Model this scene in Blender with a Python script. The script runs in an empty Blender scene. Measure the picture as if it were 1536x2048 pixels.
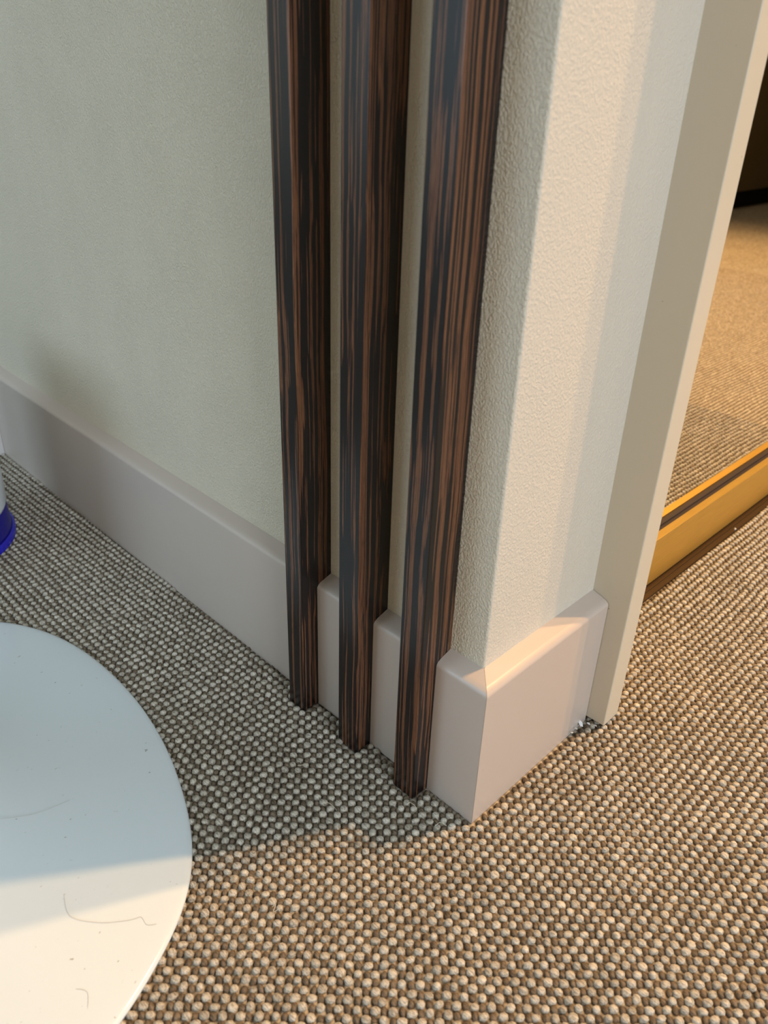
import bpy, bmesh, math, random
import numpy as np
from mathutils import Vector, Matrix, Euler

random.seed(7)
rng = np.random.default_rng(11)
U = 2.0 / 3.0            # layout units -> metres
SC = bpy.context.scene
COL = SC.collection

# ------------------------------------------------------------------ camera
cd = bpy.data.cameras.new('camera')
cam = bpy.data.objects.new('camera', cd)
COL.objects.link(cam)
cam.location = (-0.40909216 * U, -0.2683385 * U, 0.57515757 * U)
cam.rotation_euler = tuple(math.radians(a) for a in (61.28148941, -1.77289835, -45.52952219))
cd.sensor_fit = 'VERTICAL'
cd.sensor_height = 36.0
cd.lens = 1580.6 / 2048 * 36.0
cd.clip_start = 0.01
cd.dof.use_dof = True
cd.dof.focus_distance = 0.53
cd.dof.aperture_fstop = 12.0
SC.camera = cam

# ------------------------------------------------------------------ world
w = bpy.data.worlds.new('sky')
SC.world = w
w.use_nodes = True
bg = w.node_tree.nodes['Background']
bg.inputs[0].default_value = (0.55, 0.72, 1.0, 1)
bg.inputs[1].default_value = 0.6

def area(name, loc, target, sx, sy, power, color):
    l = bpy.data.lights.new(name, 'AREA')
    l.shape = 'RECTANGLE'; l.size = sx; l.size_y = sy
    l.energy = power; l.color = color
    o = bpy.data.objects.new(name, l); COL.objects.link(o)
    o.location = loc
    o.rotation_euler = (Vector(target) - Vector(loc)).to_track_quat('-Z', 'Y').to_euler()
    return o

def spot(name, loc, target, power, color, ang, blend, rad):
    l = bpy.data.lights.new(name, 'SPOT')
    l.energy = power; l.color = color; l.spot_size = math.radians(ang)
    l.spot_blend = blend; l.shadow_soft_size = rad
    o = bpy.data.objects.new(name, l); COL.objects.link(o)
    o.location = loc
    o.rotation_euler = (Vector(target) - Vector(loc)).to_track_quat('-Z', 'Y').to_euler()
    return o

COOL = (0.79, 0.90, 1.0)
BLUE = (0.60, 0.83, 1.0)
WARM = (1.0, 0.585, 0.255)
area('daylight_main_window', (-0.75, -3.14, 1.30), (-0.75, 0, 1.30), 1.7, 1.9, 74, COOL)
area('daylight_side_window', (-2.94, 1.75, 1.15), (0, 1.75, 1.15), 2.0, 2.1, 38, BLUE)
spot('hall_downlight_near', (1.22, -0.65, 2.36), (0.55, -0.33, 0), 162, WARM, 88, 0.45, 0.022)
spot('hall_downlight_far', (1.52, -0.62, 2.36), (0.80, -0.33, 0), 162, WARM, 88, 0.45, 0.022)

# ------------------------------------------------------------------ exposure
SC.view_settings.view_transform = 'Standard'
SC.view_settings.look = 'None'
SC.view_settings.gamma = 1.0
SC.view_settings.use_curve_mapping = False
SC.view_settings.exposure = 0.0

# ------------------------------------------------------------------ materials
def mat(name):
    m = bpy.data.materials.new(name); m.use_nodes = True
    nt = m.node_tree
    b = nt.nodes['Principled BSDF']
    return m, nt, b

def N(nt, typ, **kw):
    n = nt.nodes.new(typ)
    for k, v in kw.items():
        if hasattr(n, k): setattr(n, k, v)
    return n

def setin(n, **kw):
    for k, v in kw.items():
        n.inputs[k.replace('_', ' ')].default_value = v

def noise(nt, vec, scale, detail=2, rough=0.5, dist=0.0):
    n = nt.nodes.new('ShaderNodeTexNoise')
    n.inputs['Scale'].default_value = scale; n.inputs['Detail'].default_value = detail
    n.inputs['Roughness'].default_value = rough; n.inputs['Distortion'].default_value = dist
    if vec is not None: nt.links.new(vec, n.inputs['Vector'])
    return n

def ramp(nt, fac, stops, interp='LINEAR'):
    r = nt.nodes.new('ShaderNodeValToRGB')
    r.color_ramp.interpolation = interp
    el = r.color_ramp.elements
    while len(el) > 1: el.remove(el[-1])
    el[0].position = stops[0][0]; el[0].color = stops[0][1]
    for p, c in stops[1:]:
        e = el.new(p); e.color = c
    nt.links.new(fac, r.inputs[0])
    return r

def g(v): return (v, v, v, 1)

def bump(nt, b, height, strength, dist, prev=None):
    n = nt.nodes.new('ShaderNodeBump')
    n.inputs['Strength'].default_value = strength; n.inputs['Distance'].default_value = dist
    nt.links.new(height, n.inputs['Height'])
    if prev is not None: nt.links.new(prev.outputs[0], n.inputs['Normal'])
    nt.links.new(n.outputs[0], b.inputs['Normal'])
    return n

def mapping(nt, scale=(1, 1, 1), rot=(0, 0, 0), src='Object'):
    tc = nt.nodes.new('ShaderNodeTexCoord'); mp = nt.nodes.new('ShaderNodeMapping')
    mp.inputs['Scale'].default_value = scale; mp.inputs['Rotation'].default_value = rot
    nt.links.new(tc.outputs[src], mp.inputs['Vector'])
    return mp.outputs[0]

def plaster(name, col, strength):
    m, nt, b = mat(name)
    b.inputs['Roughness'].default_value = 0.42
    b.inputs['Specular IOR Level'].default_value = 0.35
    v = mapping(nt, (1, 1, 0.75), (0.25, 0.25, 0))
    a = noise(nt, v, 860, 3, 0.5, 0.4)
    r = ramp(nt, a.outputs['Fac'], [(0.38, g(0)), (0.66, g(1))])
    c = noise(nt, v, 26, 2)
    rc = ramp(nt, c.outputs['Fac'], [(0.36, g(0.72)), (0.62, g(1))])
    mul = nt.nodes.new('ShaderNodeMath'); mul.operation = 'MULTIPLY'
    nt.links.new(r.outputs[0], mul.inputs[0]); nt.links.new(rc.outputs[0], mul.inputs[1])
    bump(nt, b, mul.outputs[0], strength, 0.0011)
    big = noise(nt, mapping(nt), 3.0, 2)
    rb = ramp(nt, big.outputs['Fac'], [(0.3, (col[0] * .96, col[1] * .96, col[2] * .95, 1)), (0.7, (*col, 1))])
    nt.links.new(rb.outputs[0], b.inputs['Base Color'])
    return m

def paint(name, col, rough=0.32, spec=0.5, bs=0.10, specks=True):
    m, nt, b = mat(name)
    b.inputs['Roughness'].default_value = rough
    b.inputs['Specular IOR Level'].default_value = spec
    v = mapping(nt)
    a = noise(nt, v, 120, 3)
    bump(nt, b, a.outputs['Fac'], bs, 0.0006)
    s = noise(nt, v, 310, 1)
    dark = (col[0] * .55, col[1] * .52, col[2] * .5, 1)
    rs = ramp(nt, s.outputs['Fac'], [(0.0, (*col, 1)), (0.815, (*col, 1)), (0.84, dark if specks else (*col, 1))])
    nt.links.new(rs.outputs[0], b.inputs['Base Color'])
    return m

def flat(name, col, rough=0.5, metal=0.0, spec=0.5):
    m, nt, b = mat(name)
    b.inputs['Base Color'].default_value = (*col, 1); b.inputs['Roughness'].default_value = rough
    b.inputs['Metallic'].default_value = metal; b.inputs['Specular IOR Level'].default_value = spec
    n = noise(nt, mapping(nt), 400, 2)
    bump(nt, b, n.outputs['Fac'], 0.03, 0.0004)
    return m

M = {}
M['wall'] = plaster('cream_textured_plaster', (0.71, 0.635, 0.505), 0.60)
M['wall_short'] = plaster('cream_plaster_short_wall', (0.685, 0.63, 0.54), 0.36)
M['ceiling'] = plaster('ceiling_paint', (0.78, 0.77, 0.72), 0.2)
M['skirting'] = paint('taupe_satin_paint', (0.56, 0.475, 0.415), 0.30)
M['casing'] = paint('cream_satin_paint', (0.64, 0.57, 0.45), 0.33)
M['white_trim'] = paint('white_satin_paint', (0.80, 0.76, 0.74), 0.35, specks=False)
M['chip'] = flat('flaked_white_paint', (0.82, 0.82, 0.84), 0.5)
M['shell_white'] = None
M['bin_white'] = flat('white_plastic', (0.80, 0.84, 0.88), 0.22)
M['bin_blue'] = flat('dark_blue_plastic', (0.010, 0.008, 0.22), 0.28)
M['bin_lip'] = flat('bright_blue_plastic', (0.02, 0.016, 0.50), 0.3)
M['gasket'] = flat('dark_rubber', (0.035, 0.022, 0.018), 0.55)
M['track'] = flat('bronze_track', (0.06, 0.034, 0.015), 0.45, 0.4)
M['fibre'] = flat('sisal_fibre', (0.62, 0.56, 0.45), 0.6)
M['hair'] = flat('dark_hair', (0.50, 0.43, 0.36), 0.5)
M['cupboard'] = flat('dark_brown_lacquer', (0.150, 0.115, 0.055), 0.45)
M['plinth'] = flat('black_plinth', (0.006, 0.005, 0.004), 0.7)

# glossy white of the pedestal base with faint scuffs and specks
m, nt, b = mat('glossy_white_lacquer')
b.inputs['Roughness'].default_value = 0.13
b.inputs['Specular IOR Level'].default_value = 0.6
v = mapping(nt)
s = noise(nt, mapping(nt, (1, 1.6, 1), (0, 0, 0.6)), 240, 2)
rs = ramp(nt, s.outputs['Fac'], [(0.0, (.73, .80, .835, 1)), (0.715, (.73, .80, .835, 1)), (0.79, (.42, .40, .37, 1))])
nt.links.new(rs.outputs[0], b.inputs['Base Color'])
bump(nt, b, s.outputs['Fac'], 0.04, 0.0004)
M['shell_white'] = m

# gold anodised aluminium, brushed along its length
m, nt, b = mat('gold_anodised_aluminium')
b.inputs['Metallic'].default_value = 0.86
b.inputs['Roughness'].default_value = 0.42
n = noise(nt, mapping(nt, (0.02, 1, 1)), 1500, 2)
rg = ramp(nt, n.outputs['Fac'], [(0.3, (0.80, 0.52, 0.12, 1)), (0.7, (0.88, 0.58, 0.15, 1))])
nt.links.new(rg.outputs[0], b.inputs['Base Color'])
bump(nt, b, n.outputs['Fac'], 0.05, 0.0002)
M['gold'] = m

# mirror
m, nt, b = mat('silvered_mirror_glass')
b.inputs['Metallic'].default_value = 1.0
b.inputs['Roughness'].default_value = 0.012
sm = noise(nt, mapping(nt), 5, 2)
rm = ramp(nt, sm.outputs['Fac'], [(0.3, (0.88, 0.83, 0.70, 1)), (0.7, (0.91, 0.86, 0.73, 1))])
nt.links.new(rm.outputs[0], b.inputs['Base Color'])
M['mirror'] = m

# macassar ebony veneer: long dark and brown stripes
m, nt, b = mat('striped_ebony_veneer')
b.inputs['Roughness'].default_value = 0.27
b.inputs['Specular IOR Level'].default_value = 0.55
tc = nt.nodes.new('ShaderNodeTexCoord')
oi = nt.nodes.new('ShaderNodeObjectInfo')
sx = nt.nodes.new('ShaderNodeVectorMath'); sx.operation = 'ADD'
comb = nt.nodes.new('ShaderNodeCombineXYZ')
ml = nt.nodes.new('ShaderNodeMath'); ml.operation = 'MULTIPLY'; ml.inputs[1].default_value = 3.7
nt.links.new(oi.outputs['Random'], ml.inputs[0])
nt.links.new(ml.outputs[0], comb.inputs['X']); nt.links.new(ml.outputs[0], comb.inputs['Y'])
nt.links.new(tc.outputs['Object'], sx.inputs[0]); nt.links.new(comb.outputs[0], sx.inputs[1])
# slow sideways wander of the grain
wn = noise(nt, None, 14, 1)
mpw = nt.nodes.new('ShaderNodeMapping'); mpw.inputs['Scale'].default_value = (1, 1, 0.8)
nt.links.new(sx.outputs[0], mpw.inputs['Vector']); nt.links.new(mpw.outputs[0], wn.inputs['Vector'])
sub = nt.nodes.new('ShaderNodeVectorMath'); sub.operation = 'SUBTRACT'; sub.inputs[1].default_value = (.5, .5, .5)
nt.links.new(wn.outputs['Color'], sub.inputs[0])
scl = nt.nodes.new('ShaderNodeVectorMath'); scl.operation = 'SCALE'; scl.inputs['Scale'].default_value = 0.004
nt.links.new(sub.outputs[0], scl.inputs[0])
ad = nt.nodes.new('ShaderNodeVectorMath'); ad.operation = 'ADD'
nt.links.new(sx.outputs[0], ad.inputs[0]); nt.links.new(scl.outputs[0], ad.inputs[1])
def zs(k):
    mp = nt.nodes.new('ShaderNodeMapping'); mp.inputs['Scale'].default_value = (1, 1, k)
    nt.links.new(ad.outputs[0], mp.inputs['Vector']); return mp.outputs[0]
a1 = noise(nt, zs(0.006), 440, 2, 0.55)
a2 = noise(nt, zs(0.005), 1200, 2, 0.6)
a3 = noise(nt, zs(0.008), 110, 1, 0.5)
mx = nt.nodes.new('ShaderNodeMath'); mx.operation = 'MULTIPLY_ADD'; mx.inputs[1].default_value = 0.28
nt.links.new(a2.outputs['Fac'], mx.inputs[0]); nt.links.new(a1.outputs['Fac'], mx.inputs[2])
mx2 = nt.nodes.new('ShaderNodeMath'); mx2.operation = 'MULTIPLY_ADD'; mx2.inputs[1].default_value = 0.20
nt.links.new(a3.outputs['Fac'], mx2.inputs[0]); nt.links.new(mx.outputs[0], mx2.inputs[2])
re = ramp(nt, mx2.outputs[0], [
    (0.0, (0.009, 0.006, 0.006, 1)), (0.760, (0.010, 0.006, 0.006, 1)),
    (0.773, (0.055, 0.020, 0.012, 1)), (0.786, (0.150, 0.060, 0.027, 1)),
    (0.83, (0.200, 0.086, 0.038, 1)), (0.88, (0.105, 0.040, 0.022, 1)), (1.0, (0.21, 0.09, 0.04, 1))])
pore = noise(nt, zs(0.05), 2600, 2)
rp = ramp(nt, pore.outputs['Fac'], [(0.34, g(0.62)), (0.48, g(1.0))])
mm = nt.nodes.new('ShaderNodeMix'); mm.data_type = 'RGBA'; mm.blend_type = 'MULTIPLY'; mm.inputs[0].default_value = 1
nt.links.new(re.outputs[0], mm.inputs[6]); nt.links.new(rp.outputs[0], mm.inputs[7])
nt.links.new(mm.outputs[2], b.inputs['Base Color'])
bump(nt, b, a2.outputs['Fac'], 0.08, 0.0003)
M['ebony'] = m

# sisal: knots (light) and cords (brown) carry a per-knot tint attribute
PX, PY = 0.00870 * U, 0.00905 * U       # weave pitch
def sisal(name, lo, hi, rib_rot, bs, rib_scale):
    m, nt, b = mat(name)
    b.inputs['Roughness'].default_value = 0.62
    b.inputs['Specular IOR Level'].default_value = 0.30
    at = nt.nodes.new('ShaderNodeAttribute'); at.attribute_name = 'tint'
    r = ramp(nt, at.outputs['Fac'], [(0.0, (*lo, 1)), (1.0, (*hi, 1))])
    v = mapping(nt, (1, 0.22, 1), (0, 0, rib_rot))
    n = noise(nt, v, rib_scale, 2, 0.6)
    rr = ramp(nt, n.outputs['Fac'], [(0.32, g(0.50)), (0.58, g(1.12))])
    mm = nt.nodes.new('ShaderNodeMix'); mm.data_type = 'RGBA'; mm.blend_type = 'MULTIPLY'; mm.inputs[0].default_value = 1
    nt.links.new(r.outputs[0], mm.inputs[6]); nt.links.new(rr.outputs[0], mm.inputs[7])
    nt.links.new(mm.outputs[2], b.inputs['Base Color'])
    bump(nt, b, n.outputs['Fac'], bs, 0.0006)
    return m
M['knot'] = sisal('pale_sisal_yarn', (0.40, 0.355, 0.285), (0.60, 0.55, 0.46), 0.5, 0.8, 1250)
M['cord'] = sisal('brown_sisal_yarn', (0.135, 0.100, 0.066), (0.20, 0.152, 0.103), -0.785, 0.9, 950)

m, nt, b = mat('sisal_weave_ground')
b.inputs['Roughness'].default_value = 0.7
tc = nt.nodes.new('ShaderNodeTexCoord'); sp = nt.nodes.new('ShaderNodeSeparateXYZ')
nt.links.new(tc.outputs['Object'], sp.inputs[0])
def cosn(sock, p):
    a = nt.nodes.new('ShaderNodeMath'); a.operation = 'MULTIPLY'; a.inputs[1].default_value = 2 * math.pi / p
    c = nt.nodes.new('ShaderNodeMath'); c.operation = 'COSINE'
    nt.links.new(sock, a.inputs[0]); nt.links.new(a.outputs[0], c.inputs[0]); return c.outputs[0]
s2 = nt.nodes.new('ShaderNodeMath'); s2.operation = 'ADD'
nt.links.new(cosn(sp.outputs[0], PX), s2.inputs[0]); nt.links.new(cosn(sp.outputs[1], PY), s2.inputs[1])
md = nt.nodes.new('ShaderNodeMapRange'); md.inputs[1].default_value = -2; md.inputs[2].default_value = 2
nt.links.new(s2.outputs[0], md.inputs[0])
r = ramp(nt, md.outputs[0], [(0.38, (0.08, 0.058, 0.038, 1)), (0.70, (0.46, 0.41, 0.33, 1))])
nt.links.new(r.outputs[0], b.inputs['Base Color'])
bump(nt, b, md.outputs[0], 0.8, 0.002)
M['ground'] = m

# ------------------------------------------------------------------ helpers
def link(name, me, material, parent=None, smooth=False):
    if material is not None: me.materials.append(material)
    o = bpy.data.objects.new(name, me); COL.objects.link(o)
    if parent is not None: o.parent = parent
    if smooth:
        for p in me.polygons: p.use_smooth = True
    return o

def from_bm(name, bm, material, parent=None, smooth=False):
    bmesh.ops.recalc_face_normals(bm, faces=bm.faces)
    me = bpy.data.meshes.new(name); bm.to_mesh(me); bm.free()
    return link(name, me, material, parent, smooth)

def prism_bm(outline, z0, z1, xf=None, bm=None):
    bm = bm or bmesh.new()
    f = xf or (lambda x, y, z: (x * U, y * U, z * U))
    lo = [bm.verts.new(f(x, y, z0)) for x, y in outline]
    hi = [bm.verts.new(f(x, y, z1)) for x, y in outline]
    n = len(outline)
    for i in range(n):
        bm.faces.new((lo[i], lo[(i + 1) % n], hi[(i + 1) % n], hi[i]))
    bm.faces.new(lo[::-1]); bm.faces.new(hi)
    return bm

def box_bm(x0, x1, y0, y1, z0, z1, xf=None, bm=None):
    return prism_bm([(x0, y0), (x1, y0), (x1, y1), (x0, y1)], z0, z1, xf, bm)

def bevel(o, width, seg=2, angle=35):
    md = o.modifiers.new('bevel', 'BEVEL'); md.width = width; md.segments = seg
    md.limit_method = 'ANGLE'; md.angle_limit = math.radians(angle)
    for p in o.data.polygons: p.use_smooth = True
    wn = o.modifiers.new('wn', 'WEIGHTED_NORMAL'); wn.keep_sharp = False
    return o

def empty(name, loc=(0, 0, 0)):
    o = bpy.data.objects.new(name, None); COL.objects.link(o); o.location = loc
    return o

def tag(o, label=None, cat=None, group=None, kind=None):
    if label: o['label'] = label
    if cat: o['category'] = cat
    if group: o['group'] = group
    if kind: o['kind'] = kind
    return o

def struct(o, label=None, cat='wall'):
    o['kind'] = 'structure'
    if label: o['label'] = label
    o['category'] = cat
    return o

def tube_bm(pts, r, seg=6, bm=None):
    bm = bm or bmesh.new()
    rings = []
    for i, p in enumerate(pts):
        p = Vector(p)
        d = (Vector(pts[min(i + 1, len(pts) - 1)]) - Vector(pts[max(i - 1, 0)])).normalized()
        up = Vector((0, 0, 1)) if abs(d.z) < .9 else Vector((1, 0, 0))
        a = d.cross(up).normalized(); c = a.cross(d)
        rr = r * (0.35 if i in (0, len(pts) - 1) else 1)
        rings.append([bm.verts.new(p + rr * (math.cos(2 * math.pi * k / seg) * a + math.sin(2 * math.pi * k / seg) * c)) for k in range(seg)])
    for A, B in zip(rings, rings[1:]):
        for k in range(seg):
            bm.faces.new((A[k], A[(k + 1) % seg], B[(k + 1) % seg], B[k]))
    bm.faces.new(rings[0][::-1]); bm.faces.new(rings[-1])
    return bm

def lathe_bm(profile, seg=64, xf=None, cap=True):
    bm = bmesh.new(); rings = []
    for r_, z in profile:
        rings.append([bm.verts.new((r_ * math.cos(2 * math.pi * k / seg), r_ * math.sin(2 * math.pi * k / seg), z)) for k in range(seg)])
    for A, B in zip(rings, rings[1:]):
        for k in range(seg):
            bm.faces.new((A[k], A[(k + 1) % seg], B[(k + 1) % seg], B[k]))
    if cap:
        bm.faces.new(rings[0][::-1]); bm.faces.new(rings[-1])
    return bm

# ------------------------------------------------------------------ layout numbers (layout units)
T, H1, H2 = 0.0185, 0.150, 0.1545
AN = 0.0218
L, P, WC = 0.1868, 0.0205, 0.0278
CEIL = 2.4 / U
BAT = [(0.0545, 0.0797), (0.1310, 0.1563), (0.2092, 0.2328)]
D = 0.0195
LEFT_END = 1.026

def XL(x, y, z):      # left-wall frame: y runs along the wall
    return ((x + math.sin(AN) * y) * U, y * U, z * U)

# ------------------------------------------------------------------ floor
fl = from_bm('floor', box_bm(-4.6, 7.6, -4.9, 4.7, -0.03, 0.0), M['ground'])
struct(fl, 'woven sisal carpet with pale knots and brown cords', 'floor')

# ------------------------------------------------------------------ walls
r0 = 0.0020
arc = []
for i in range(9):
    a = math.radians(180 + 90 * i / 8)
    arc.append((T + r0 + r0 * math.cos(a), T + r0 + r0 * math.sin(a)))
WTH = 0.10
# wall_left: arc first half, solid towards +X
outl = [(T + math.sin(AN) * 4.5, 4.5)] + arc[:5] + [(T + r0, T + r0), (T + WTH, T + WTH), (T + WTH + math.sin(AN) * 4.5, 4.5)]
wl = from_bm('wall_left', prism_bm(outl, 0, CEIL), M['wall'])
struct(wl, 'cream textured plaster wall behind the dark wooden battens')
outr = arc[4:] + [(L + 0.001, T), (L + 0.001, 0.085), (T + WTH + .02, T + WTH), (T + WTH, T + WTH), (T + r0, T + r0)]
outr = arc[4:] + [(L + 0.001, T), (L + 0.001, T + WTH), (T + WTH, T + WTH), (T + r0, T + r0)]
wr = from_bm('wall_right', prism_bm(outr, 0, CEIL), M['wall_short'])
struct(wr, 'short cream plaster wall between corner and door casing')
for o in (wl, wr):
    for p in o.data.polygons: p.use_smooth = True
    o.data.set_sharp_from_angle(angle=math.radians(30))

# back of the wardrobe niche and the rest of the room shell
wn_ = from_bm('wall_niche', box_bm(L + 0.02, 2.55, 0.20, 0.30, 0, CEIL), M['wall']); struct(wn_)
wf = from_bm('wall_front', box_bm(1.8, 7.5, -1.72, -1.60, 0, CEIL), M['wall']); struct(wf)
we = from_bm('wall_end', box_bm(7.4, 7.5, -1.60, 0.3, 0, CEIL), M['wall']); struct(we)
wn2 = from_bm('wall_hall', box_bm(2.55, 7.4, 0.10, 0.30, 0, CEIL), M['wall']); struct(wn2)
wr2 = from_bm('wall_return', box_bm(1.8, 1.92, -4.85, -1.72, 0, CEIL), M['wall']); struct(wr2)
wt = from_bm('wall_rear', box_bm(-4.5, 4.6, 4.5, 4.6, 0, CEIL), M['wall']); struct(wt)
# window walls with real openings
def wall_with_hole(name, axis, c0, c1, a0, a1, h0, h1, z0, z1):
    bm = bmesh.new()
    def bx(p0, p1, q0, q1):
        if axis == 'y': box_bm(p0, p1, c0, c1, q0, q1, None, bm)
        else: box_bm(c0, c1, p0, p1, q0, q1, None, bm)
    bx(a0, h0, 0, CEIL); bx(h1, a1, 0, CEIL); bx(h0, h1, z1, CEIL)
    if z0 > 0: bx(h0, h1, 0, z0)
    o = from_bm(name, bm, M['wall']); struct(o); return o
wall_with_hole('wall_back', 'y', -4.85, -4.75, -4.5, 1.8, -2.50, 0.25, 0.35, 3.40)
wall_with_hole('wall_side', 'x', -4.6, -4.5, -4.85, 4.6, 1.1, 4.2, 0.05, 3.35)
def window_frame(name, axis, c, h0, h1, z0, z1):
    bm = bmesh.new(); t = 0.07
    def bx(p0, p1, q0, q1):
        if axis == 'y': box_bm(p0, p1, c - .04, c + .04, q0, q1, None, bm)
        else: box_bm(c - .04, c + .04, p0, p1, q0, q1, None, bm)
    bx(h0, h0 + t, z0, z1); bx(h1 - t, h1, z0, z1); bx(h0 + t, h1 - t, z0, z0 + t); bx(h0 + t, h1 - t, z1 - t, z1)
    bx((h0 + h1) / 2 - .03, (h0 + h1) / 2 + .03, z0 + t, z1 - t)
    o = from_bm(name, bm, M['white_trim']); struct(o, None, 'window')
window_frame('window_1', 'y', -4.80, -2.50, 0.25, 0.35, 3.40)
window_frame('window_2', 'x', -4.55, 1.1, 4.2, 0.05, 3.35)
ce = from_bm('ceiling', box_bm(-4.6, 7.6, -4.9, 4.7, CEIL, CEIL + 0.05), M['ceiling']); struct(ce, None, 'ceiling')

# ------------------------------------------------------------------ baseboards
def profile():
    pts = [(0.0, 0.0), (0.0, H1 - 0.0066), (0.0, H1 - 0.0055)]
    for i in range(1, 7):
        a = i / 7 * math.radians(70)
        pts.append((0.0055 * (1 - math.cos(a)), H1 - 0.0055 + 0.0053 * math.sin(a)))
    pts += [(0.0048, H1 + 0.0002), (0.0060, H1 + 0.0002 + 0.0012 * (H2 - H1) / (T - .0048)), (T, H2), (T, 0.0)]
    return pts
def sweep(name, y0, y1, side, material, z_lift=0.0006):
    """profile swept along the wall; y0/y1 are functions of the depth n (for the mitre)."""
    bm = bmesh.new(); pr = profile()
    A, B = [], []
    for n, z in pr:
        z = max(z, z_lift)
        if side == 'left':
            A.append(bm.verts.new(XL(n, y0(n), z))); B.append(bm.verts.new(XL(n, y1(n), z)))
        else:
            A.append(bm.verts.new((y0(n) * U, n * U, z * U))); B.append(bm.verts.new((y1(n) * U, n * U, z * U)))
    k = len(pr)
    for i in range(k):
        bm.faces.new((A[i], A[(i + 1) % k], B[(i + 1) % k], B[i]))
    bm.faces.new(A[::-1]); bm.faces.new(B)
    o = from_bm(name, bm, material)
    for p in o.data.polygons: p.use_smooth = True
    o.data.set_sharp_from_angle(angle=math.radians(32))
    return o
G = 0.0003
segs = [(lambda n: n + G * .5, lambda n: BAT[0][0] - G), (lambda n: BAT[0][1] + G, lambda n: BAT[1][0] - G),
        (lambda n: BAT[1][1] + G, lambda n: BAT[2][0] - G), (lambda n: BAT[2][1] + G, lambda n: LEFT_END)]
desc = ['taupe baseboard end piece between outer corner and nearest dark batten',
        'short taupe baseboard piece between middle and nearest battens',
        'short taupe baseboard piece between farthest and middle battens',
        'long taupe baseboard running left from the farthest batten']
for i, (a, b_) in enumerate(segs):
    o = sweep('baseboard_left', a, b_, 'left', M['skirting'])
    struct(o, desc[i], 'baseboard')
o = sweep('baseboard_right', lambda n: n + math.sin(AN) * n + G * .5, lambda n: L - 0.0006, 'right', M['skirting'])
struct(o, 'taupe baseboard from outer corner to the door casing', 'baseboard')

# ------------------------------------------------------------------ battens
bl = ['dark striped ebony batten nearest the wall corner', 'middle one of three dark striped ebony battens',
      'leftmost dark striped ebony batten beside the long taupe baseboard']
for i, (a, b_) in enumerate(BAT):
    cx, cy = 0.0, (a + b_) / 2
    ox, oy, _ = XL(cx, cy, 0)
    bm = bmesh.new()
    def f(x, y, z, ox=ox, oy=oy):
        X, Y, Z = XL(x, y, z); return (X - ox, Y - oy, Z)
    box_bm(-D, T + 0.0005, a, b_, 0.001, CEIL - 0.001, f, bm)
    o = from_bm('wooden_batten', bm, M['ebony'])
    o.location = (ox, oy, 0)
    bevel(o, 0.0007, 3)
    tag(o, bl[i], 'batten', 'ebony battens on the left wall')

# ------------------------------------------------------------------ door casing
cz = 0.006
cs = from_bm('door_1', box_bm(L, L + WC, -P, 0.066, cz, CEIL * .86), M['casing'])
bevel(cs, 0.0008, 2)
struct(cs, 'cream painted door casing standing out beside mirror door', 'casing')
# white upright at the far left end of the wall
tr = from_bm('trim_1', box_bm(-0.012, T + 0.01, LEFT_END, LEFT_END + 0.12, 0.001, 3.0, XL), M['white_trim'])
bevel(tr, 0.001, 2)
struct(tr, 'white upright trim at far left end of baseboard', 'trim')

# ------------------------------------------------------------------ mirror door
YAW = -0.0146
MX0, MX1 = 0.222, 1.95
MY = 0.0822
def XM(x, y, z):
    c, s = math.cos(YAW), math.sin(YAW)
    return ((x * c - y * s) * U, (MY + x * s + y * c) * U, z * U)
dm = empty('mirror_door', XM(MX0, 0, 0)); off = Vector(dm.location)
tag(dm, 'sliding mirror door with gold frame on floor beside casing', 'mirror door')
def XMl(x, y, z): return tuple(Vector(XM(x, y, z)) - off)
ZT, ZB, LIP, REC = 0.0745, 0.0065, 0.0108, 0.0185
o = from_bm('bottom_rail', box_bm(MX0, MX1, 0, LIP, ZB, ZT, XMl), M['gold'], dm); bevel(o, 0.0003, 2)
o = from_bm('top_rail', box_bm(MX0, MX1, 0, LIP, 3.10, 3.16, XMl), M['gold'], dm); bevel(o, 0.0003, 2)
o = from_bm('side_stile', box_bm(MX0, MX0 + .04, 0, LIP, ZT, 3.10, XMl), M['gold'], dm); bevel(o, 0.0003, 2)
o = from_bm('side_stile', box_bm(MX1 - .04, MX1, 0, LIP, ZT, 3.10, XMl), M['gold'], dm); bevel(o, 0.0003, 2)
bm = box_bm(MX0 + .002, MX1 - .002, LIP + .0001, REC + 0.0008, ZB + .004, ZT - 0.0012, XMl)
box_bm(MX0 + .002, MX1 - .002, REC - 0.0022, REC + 0.0002, ZT - 0.0012, ZT + 0.0012, XMl, bm)
o = from_bm('gasket', bm, M['gasket'], dm)
o = from_bm('mirror_pane', box_bm(MX0 + .002, MX1 - .002, REC, REC + .006, ZT - 0.001, 3.12, XMl), M['mirror'], dm)
tk = from_bm('floor_track', box_bm(MX0 - .004, 2.4, -0.0135, 0.030, 0.0002, 0.0034, XM), M['track'])
tk2 = bmesh.new(); 
tag(tk, 'dark bronze floor track under the gold mirror frame', 'track')
o = from_bm('track_rib', box_bm(MX0 - .003, 2.39, -0.0060, -0.0046, 0.0034, 0.0046, XM), M['track'], tk)

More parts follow.
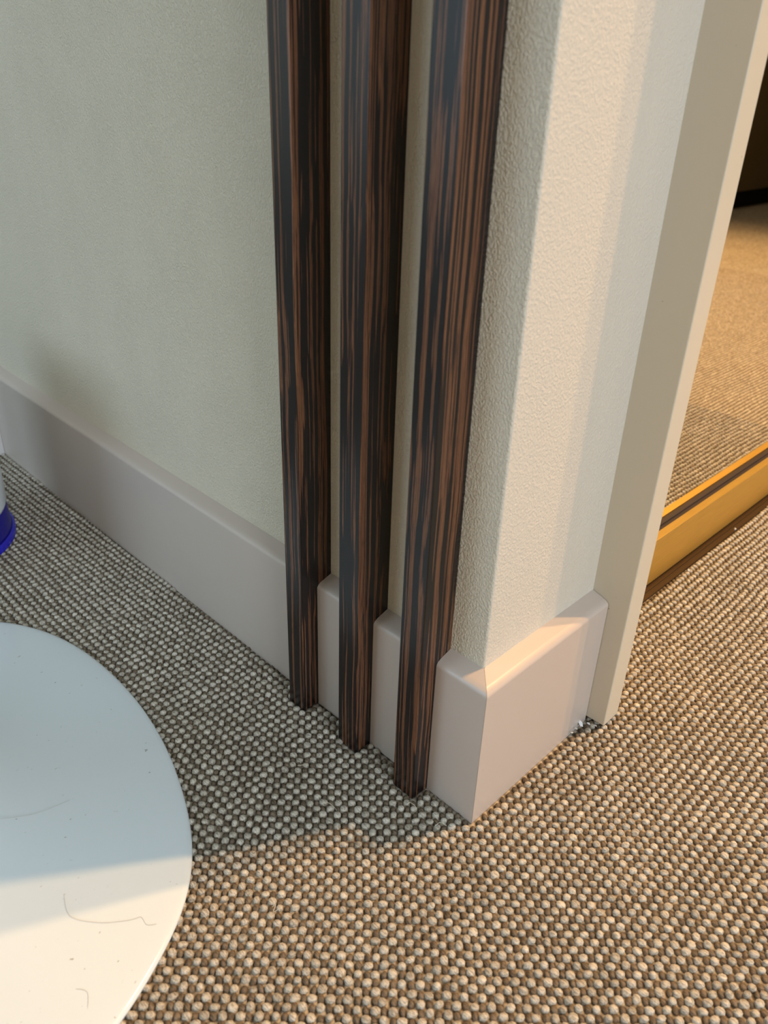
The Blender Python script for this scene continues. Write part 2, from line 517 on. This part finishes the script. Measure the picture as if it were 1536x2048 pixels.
# cupboard opposite, seen in the mirror only
cb = empty('hall_cupboard', (1.95 * U, -1.60 * U, 0)); off2 = Vector(cb.location)
tag(cb, 'dark brown cupboard across the hall, reflected in the mirror', 'cupboard')
def XC(x, y, z): return tuple(Vector((x * U, y * U, z * U)) - off2)
o = from_bm('plinth', box_bm(1.97, 7.3, -1.599, -1.54, 0.001, 0.10, XC), M['plinth'], cb)
o = from_bm('body', box_bm(1.95, 7.32, -1.599, -1.49, 0.10, 3.2, XC), M['cupboard'], cb)
for i in range(6):
    x0 = 1.955 + i * 0.893
    o = from_bm('cupboard_door', box_bm(x0 + .005, x0 + .888, -1.489, -1.462, 0.105, 3.19, XC), M['cupboard'], cb)
    bevel(o, 0.001, 2)

# ------------------------------------------------------------------ pedestal table
C0 = (-0.38, 0.36)
keys = [(-98, .307), (-90, .3098), (-76.3, .3089), (-70.4, .3040), (-65.3, .3018), (-59.8, .2988), (-53.9, .2932), (-49.4, .2868), (-42.2, .2755),
        (-37.3, .2686), (-32.2, .2622), (-26.0, .2570), (-19.7, .2524), (-12.6, .2495), (-4.9, .2486), (3.4, .2500), (12.3, .2550),
        (22.5, .2645), (31.5, .2745), (38.6, .2815), (44.9, .2862), (60, .294), (90, .300), (120, .293), (135, .286), (160, .264), (180, .256), (200, .262), (225, .285), (245, .301)]
ka = np.array([k[0] for k in keys], float); kr = np.array([k[1] for k in keys])
ka3 = np.concatenate([ka - 360, ka, ka + 360]); kr3 = np.concatenate([kr, kr, kr])
NS = 180
th = np.arange(NS) * 360.0 / NS - 98
rad = np.interp(th, ka3, kr3)
for _ in range(6):
    rad = (np.roll(rad, 1) + 2 * rad + np.roll(rad, -1)) / 4
tb = empty('pedestal_table', (C0[0] * U, C0[1] * U, 0))
tag(tb, 'glossy white pedestal table base on the carpet at lower left', 'table')
bm = bmesh.new(); rings = []
prof = [(0.985, 0.0022), (0.999, 0.0034), (1.0, 0.0052), (0.9975, 0.0068), (0.992, 0.0078), (0.98, 0.0086), (0.94, 0.0102), (0.85, 0.0135), (0.72, 0.0180), (0.58, 0.0240), (0.44, 0.0325),
        (0.33, 0.0445), (0.25, 0.0600), (0.19, 0.0850), (0.15, 0.1250)]
for s_, z_ in prof:
    t_ = min(1, max(0, (s_ - .15) / .7))
    ring = []
    for a, r_ in zip(th, rad):
        rr = (r_ * t_ + 0.27 * (1 - t_)) * s_
        ring.append(bm.verts.new((rr * math.cos(math.radians(a)) * U, rr * math.sin(math.radians(a)) * U, z_ * U)))
    rings.append(ring)
for A, B in zip(rings, rings[1:]):
    for k in range(NS): bm.faces.new((A[k], A[(k + 1) % NS], B[(k + 1) % NS], B[k]))
bm.faces.new(rings[0][::-1]); bm.faces.new(rings[-1])
from_bm('base', bm, M['shell_white'], tb, True)
st = lathe_bm([(0.0405 * U, 0.1245 * U), (0.031 * U, 0.18 * U), (0.023 * U, 0.30 * U), (0.020 * U, 0.60 * U), (0.025 * U, 0.86 * U), (0.050 * U, 1.01 * U), (0.10 * U, 1.07 * U), (0.10 * U, 1.08 * U)])
o = from_bm('stem', st, M['shell_white'], tb, True)
tp = lathe_bm([(0.25 * U, 1.082 * U), (0.29 * U, 1.09 * U), (0.30 * U, 1.102 * U), (0.296 * U, 1.112 * U), (0.285 * U, 1.114 * U)], 96)
o = from_bm('tabletop', tp, M['shell_white'], tb, True)

# ------------------------------------------------------------------ waste bin
bn = empty('waste_bin', (-0.182 * U, 0.810 * U, 0))
tag(bn, 'white plastic bin with dark blue foot at the left edge', 'bin')
R0 = 0.120 * U
o = from_bm('foot_lip', lathe_bm([(R0 * .96, 0.0022), (R0, 0.003), (R0, 0.0085), (R0 * .985, 0.0095)]), M['bin_lip'], bn, True)
o.data.set_sharp_from_angle(angle=math.radians(40))
o = from_bm('foot', lathe_bm([(R0 * .975, 0.0095), (R0 * .965, 0.012), (R0 * .955, 0.031), (R0 * .94, 0.032)]), M['bin_blue'], bn, True)
o = from_bm('body', lathe_bm([(R0 * .90, 0.032), (R0 * .955, 0.033), (R0 * .965, 0.036), (R0 * .995, 0.12), (R0 * 1.01, 0.165), (R0 * 1.02, 0.167), (R0 * 1.01, 0.170), (R0 * .97, 0.167), (R0 * .93, 0.04)]), M['bin_white'], bn, True)

# ------------------------------------------------------------------ carpet loops
def in_walls(x, y):
    """layout units; true where no knot may stand"""
    mg = 0.0022
    lx = x - np.sin(AN) * y
    a = ((lx > -mg) & (y > -mg) & (x < L + .002)) | ((lx > -mg) & (y > 0.10))
    for p, q in BAT:
        a |= (lx > -D - 0.0012) & (lx < 0.01) & (y > p - 0.001) & (y < q + 0.001)
    ym = MY + np.sin(YAW) * x - 0.0155
    a |= (x > L - .005) & (y > ym)
    a |= (lx > -0.014) & (y > LEFT_END - .002) & (y < LEFT_END + .125)
    return a

def grid(x0, x1, y0, y1, dx, dy):
    i = np.arange(math.ceil(x0 * U / PX), math.ceil(x1 * U / PX))
    j = np.arange(math.ceil(y0 * U / PY), math.ceil(y1 * U / PY))
    I, J = np.meshgrid(i, j, indexing='ij')
    X = (I.ravel() + dx) * PX / U; Y = (J.ravel() + dy) * PY / U
    return X, Y

def warp(X, Y):
    wx = 0.0011 * np.sin(Y * 19 + 1.3) + 0.0008 * np.sin(X * 31 + Y * 17)
    wy = 0.0011 * np.sin(X * 23 + .4) + 0.0008 * np.sin(Y * 29 - X * 13)
    return X + wx, Y + wy

def domes(name, X, Y, rx, ry, h, seg, rings, material, jit, sx, ang, zc, label):
    """many small flattened domes in one mesh"""
    n = len(X)
    hh = rings
    prof = [(1.0, -0.25)] + [(math.cos(math.radians(90 * k / hh)) ** 0.8, math.sin(math.radians(90 * k / hh)) ** 0.85) for k in range(1, hh)]
    if rings == 1: prof = [(1.0, -0.25)]
    t = []
    for r_, z in prof:
        for k in range(seg):
            a = 2 * math.pi * (k + .5) / seg
            t.append((r_ * math.cos(a), r_ * math.sin(a), z))
    t.append((0, 0, 1.0)); t = np.array(t)
    q = []
    nr = len(prof)
    for r_ in range(nr - 1):
        for k in range(seg):
            a = r_ * seg + k; b2 = r_ * seg + (k + 1) % seg
            q.append((a, b2, b2 + seg)); q.append((a, b2 + seg, a + seg))
    for k in range(seg):
        q.append(((nr - 1) * seg + k, (nr - 1) * seg + (k + 1) % seg, nr * seg))
    q = np.array(q, np.int32)
    nv = len(t)
    s = 1 + jit * rng.standard_normal((n, 3)).clip(-2, 2)
    an = ang + 0.22 * rng.standard_normal(n)
    tx = t[None, :, 0] * rx * s[:, :1]; ty = t[None, :, 1] * ry * s[:, 1:2]
    # lean the top slightly so knots are not all alike
    lean = rng.standard_normal((n, 2)) * sx
    tz = t[None, :, 2] * h * s[:, 2:3]
    c, d = np.cos(an)[:, None], np.sin(an)[:, None]
    VX = X[:, None] * U + tx * c - ty * d + lean[:, :1] * np.maximum(t[None, :, 2], 0)
    VY = Y[:, None] * U + tx * d + ty * c + lean[:, 1:] * np.maximum(t[None, :, 2], 0)
    VZ = zc + tz
    co = np.stack([VX, VY, np.broadcast_to(VZ, VX.shape)], -1).reshape(-1, 3).astype(np.float32)
    F = (q[None] + (np.arange(n) * nv)[:, None, None]).reshape(-1, 3).astype(np.int32)
    me = bpy.data.meshes.new(name)
    me.vertices.add(len(co)); me.vertices.foreach_set('co', co.ravel())
    me.loops.add(F.size); me.loops.foreach_set('vertex_index', F.ravel())
    me.polygons.add(len(F))
    me.polygons.foreach_set('loop_start', np.arange(0, F.size, 3, dtype=np.int32))
    me.update(calc_edges=True)
    me.polygons.foreach_set('use_smooth', np.ones(len(F), bool))
    at = me.attributes.new('tint', 'FLOAT', 'POINT')
    tint = np.clip(0.5 + 0.24 * rng.standard_normal(n), 0, 1).astype(np.float32)
    at.data.foreach_set('value', np.repeat(tint, nv))
    o = link(name, me, material, fl)
    o['kind'] = 'stuff'; o['label'] = label
    return o

def layer(dx, dy, boxes):
    Xs, Ys = [], []
    for b in boxes:
        X, Y = grid(*b, dx, dy); Xs.append(X); Ys.append(Y)
    X = np.concatenate(Xs); Y = np.concatenate(Ys)
    X, Y = warp(X, Y)
    k = ~in_walls(X, Y)
    X, Y = X[k], Y[k]
    X = X + rng.standard_normal(len(X)) * 0.00035; Y = Y + rng.standard_normal(len(Y)) * 0.00035
    return X, Y

NEAR = [(-0.62, 1.15, -0.46, 0.60), (-0.42, 0.03, 0.60, 1.16)]
FAR = [(1.15, 2.60, -0.46, 0.07), (0.45, 2.60, -1.52, -0.46), (-1.25, -0.62, -0.90, 1.60), (-0.62, 0.45, -0.90, -0.46), (-0.62, -0.42, 0.60, 1.60), (-0.42, 0.06, 1.16, 1.60)]
FARTHEST = [(2.60, 5.60, -1.52, 0.09)]
# keep loops out from under the middle of the table base
def keep(X, Y):
    d = np.hypot(X - C0[0], Y - C0[1]) > 0.20
    return X[d], Y[d]
lx_, ly_ = keep(*layer(0.0, 0.0, NEAR))
domes('pale_carpet_knot', lx_, ly_, 0.00245, 0.00218, 0.0022, 8, 3, M['knot'], 0.10, 0.00028, -0.785, 0.0004, 'pale woven sisal knots')
lx_, ly_ = keep(*layer(0.5, 0.5, NEAR))
domes('brown_carpet_cord', lx_, ly_, 0.00255, 0.00175, 0.0016, 6, 2, M['cord'], 0.08, 0.0001, 0.785, 0.0001, 'darker brown sisal cords between the knots')
lx_, ly_ = layer(0.0, 0.0, FAR)
domes('pale_carpet_knot', lx_, ly_, 0.00245, 0.00218, 0.0022, 6, 1, M['knot'], 0.10, 0.0002, -0.785, 0.0004, 'pale woven sisal knots farther along the hall')
lx_, ly_ = layer(0.5, 0.5, FAR)
domes('brown_carpet_cord', lx_, ly_, 0.00255, 0.00175, 0.0016, 4, 1, M['cord'], 0.08, 0.0001, 0.785, 0.0001, 'brown sisal cords farther along the hall')

lx_, ly_ = layer(0.0, 0.0, FARTHEST)
domes('pale_carpet_knot', lx_, ly_, 0.00245, 0.00218, 0.0022, 4, 1, M['knot'], 0.10, 0.0002, -0.785, 0.0004, 'pale woven sisal knots at the far end of the hall')

# ------------------------------------------------------------------ paint flakes under the casing
chips = [(0.1838, 0.0025, .0034, 'uppermost white paint flake, tucked under the casing bottom'), (0.1789, -0.0077, .0022, 'white paint flake just in front of the casing foot'),
         (0.1734, -0.0020, .0040, 'largest white paint flake at baseboard end beside casing'), (0.1636, -0.0028, .0026, 'small white paint flake left of the largest one'),
         (0.1555, -0.0030, .0018, 'leftmost tiny white paint flake along the baseboard foot'), (0.1816, -0.0142, .0020, 'white paint flake nearest the front edge of casing')]
for x, y, r_, lb in chips:
    bm = bmesh.new(); k = random.randint(5, 7)
    out = [(r_ * random.uniform(.55, 1.1) * math.cos(2 * math.pi * i / k), r_ * random.uniform(.45, .9) * math.sin(2 * math.pi * i / k)) for i in range(k)]
    rot = Euler((random.uniform(-.5, .5), random.uniform(-.5, .5), random.uniform(0, 3))).to_matrix()
    prism_bm(out, 0, 0.0006, None, bm)
    bmesh.ops.transform(bm, matrix=rot.to_4x4(), verts=bm.verts)
    o = from_bm('paint_flake', bm, M['chip']); o.location = (x * U, y * U, 0.0040)
    tag(o, lb, 'paint flake', 'paint flakes under the casing')

# ------------------------------------------------------------------ stray fibres
def strand(name, pts, r, material, label, cat, grp):
    c = Vector(pts[0])
    # smooth the polyline
    P_ = [Vector(p) - c for p in pts]; Q = []
    for i in range(len(P_) - 1):
        a = P_[max(i - 1, 0)]; b = P_[i]; cc = P_[i + 1]; d = P_[min(i + 2, len(P_) - 1)]
        for k in range(4):
            t = k / 4
            Q.append(0.5 * ((2 * b) + (cc - a) * t + (2 * a - 5 * b + 4 * cc - d) * t * t + (3 * b - a - 3 * cc + d) * t ** 3))
    Q.append(P_[-1])
    o = from_bm(name, tube_bm(Q, r, 5), material, None, True)
    o.location = c
    tag(o, label, cat, grp)
z = 0.0030
fib = [([(-0.1775, 0.0575), (-0.1745, 0.0560), (-0.1790, 0.0535), (-0.1755, 0.0515)], 'S-shaped pale fibre curl lying on warm-lit carpet, lower middle'),
       ([(-0.0728, 0.3430), (-0.0700, 0.3400), (-0.0705, 0.3370)], 'tiny pale fibre right of table base near long baseboard'),
       ([(-0.0694, 0.1551), (-0.0664, 0.1511), (-0.0600, 0.1500)], 'short pale fibre on shaded carpet before leftmost batten'),
       ([(-0.0828, 0.1061), (-0.0788, 0.1021), (-0.0770, 0.0950), (-0.0790, 0.0900)], 'pale fibre on shaded carpet before middle batten'),
       ([(-0.0280, 0.0190), (-0.0225, 0.0175), (-0.0200, 0.0120)], 'pale fibre beside the foot of corner baseboard'),
       ([(-0.0290, 0.0520), (-0.0255, 0.0506), (-0.0240, 0.0450)], 'pale fibre at the foot of nearest batten')]
for pts, lb in fib:
    strand('loose_fibre', [(x * U, y * U, z + (0.0012 if i % 2 else 0)) for i, (x, y) in enumerate(pts)], 0.00016, M['fibre'], lb, 'fibre', 'loose fibres on the carpet')
for x, y, lb in [(0.5362, 0.0560, 'pale crumb by the gold frame, nearer the casing'), (0.6968, 0.0600, 'pale crumb by the gold frame, near right edge')]:
    bm = bmesh.new(); bmesh.ops.create_icosphere(bm, subdivisions=1, radius=0.0012)
    for v_ in bm.verts: v_.co *= random.uniform(.6, 1.15)
    o = from_bm('crumb', bm, M['chip']); o.location = (x * U, y * U, 0.0030)
    tag(o, lb, 'crumb', 'pale crumbs beside the gold frame')
# hairs on the table base
def base_z(x, y):
    d = math.hypot(x - C0[0], y - C0[1]); a = math.degrees(math.atan2(y - C0[1], x - C0[0]))
    s_ = d / np.interp(a, ka3, kr3)
    ss = [p[0] for p in prof[4:]][::-1]; zz = [p[1] for p in prof[4:]][::-1]
    return float(np.interp(s_, ss, zz)) * U + 0.0002
hairs = [([(-0.2900, 0.1690), (-0.2950, 0.1500), (-0.2830, 0.1330), (-0.2700, 0.1230), (-0.2610, 0.1180), (-0.2560, 0.1160), (-0.2560, 0.1080), (-0.2500, 0.1040)], 'long curly dark hair lying on warm-lit part of base'),
         ([(-0.3170, 0.0990), (-0.3120, 0.0920), (-0.3170, 0.0820)], 'short dark hair near the front rim of base'),
         ([(-0.3000, 0.2600), (-0.2750, 0.2500), (-0.2450, 0.2480)], 'thin hair on the bluish middle of the base')]
for pts, lb in hairs:
    strand('hair_strand', [(x * U, y * U, base_z(x, y)) for x, y in pts], 0.00007, M['hair'], lb, 'hair', 'hairs on the white table base')
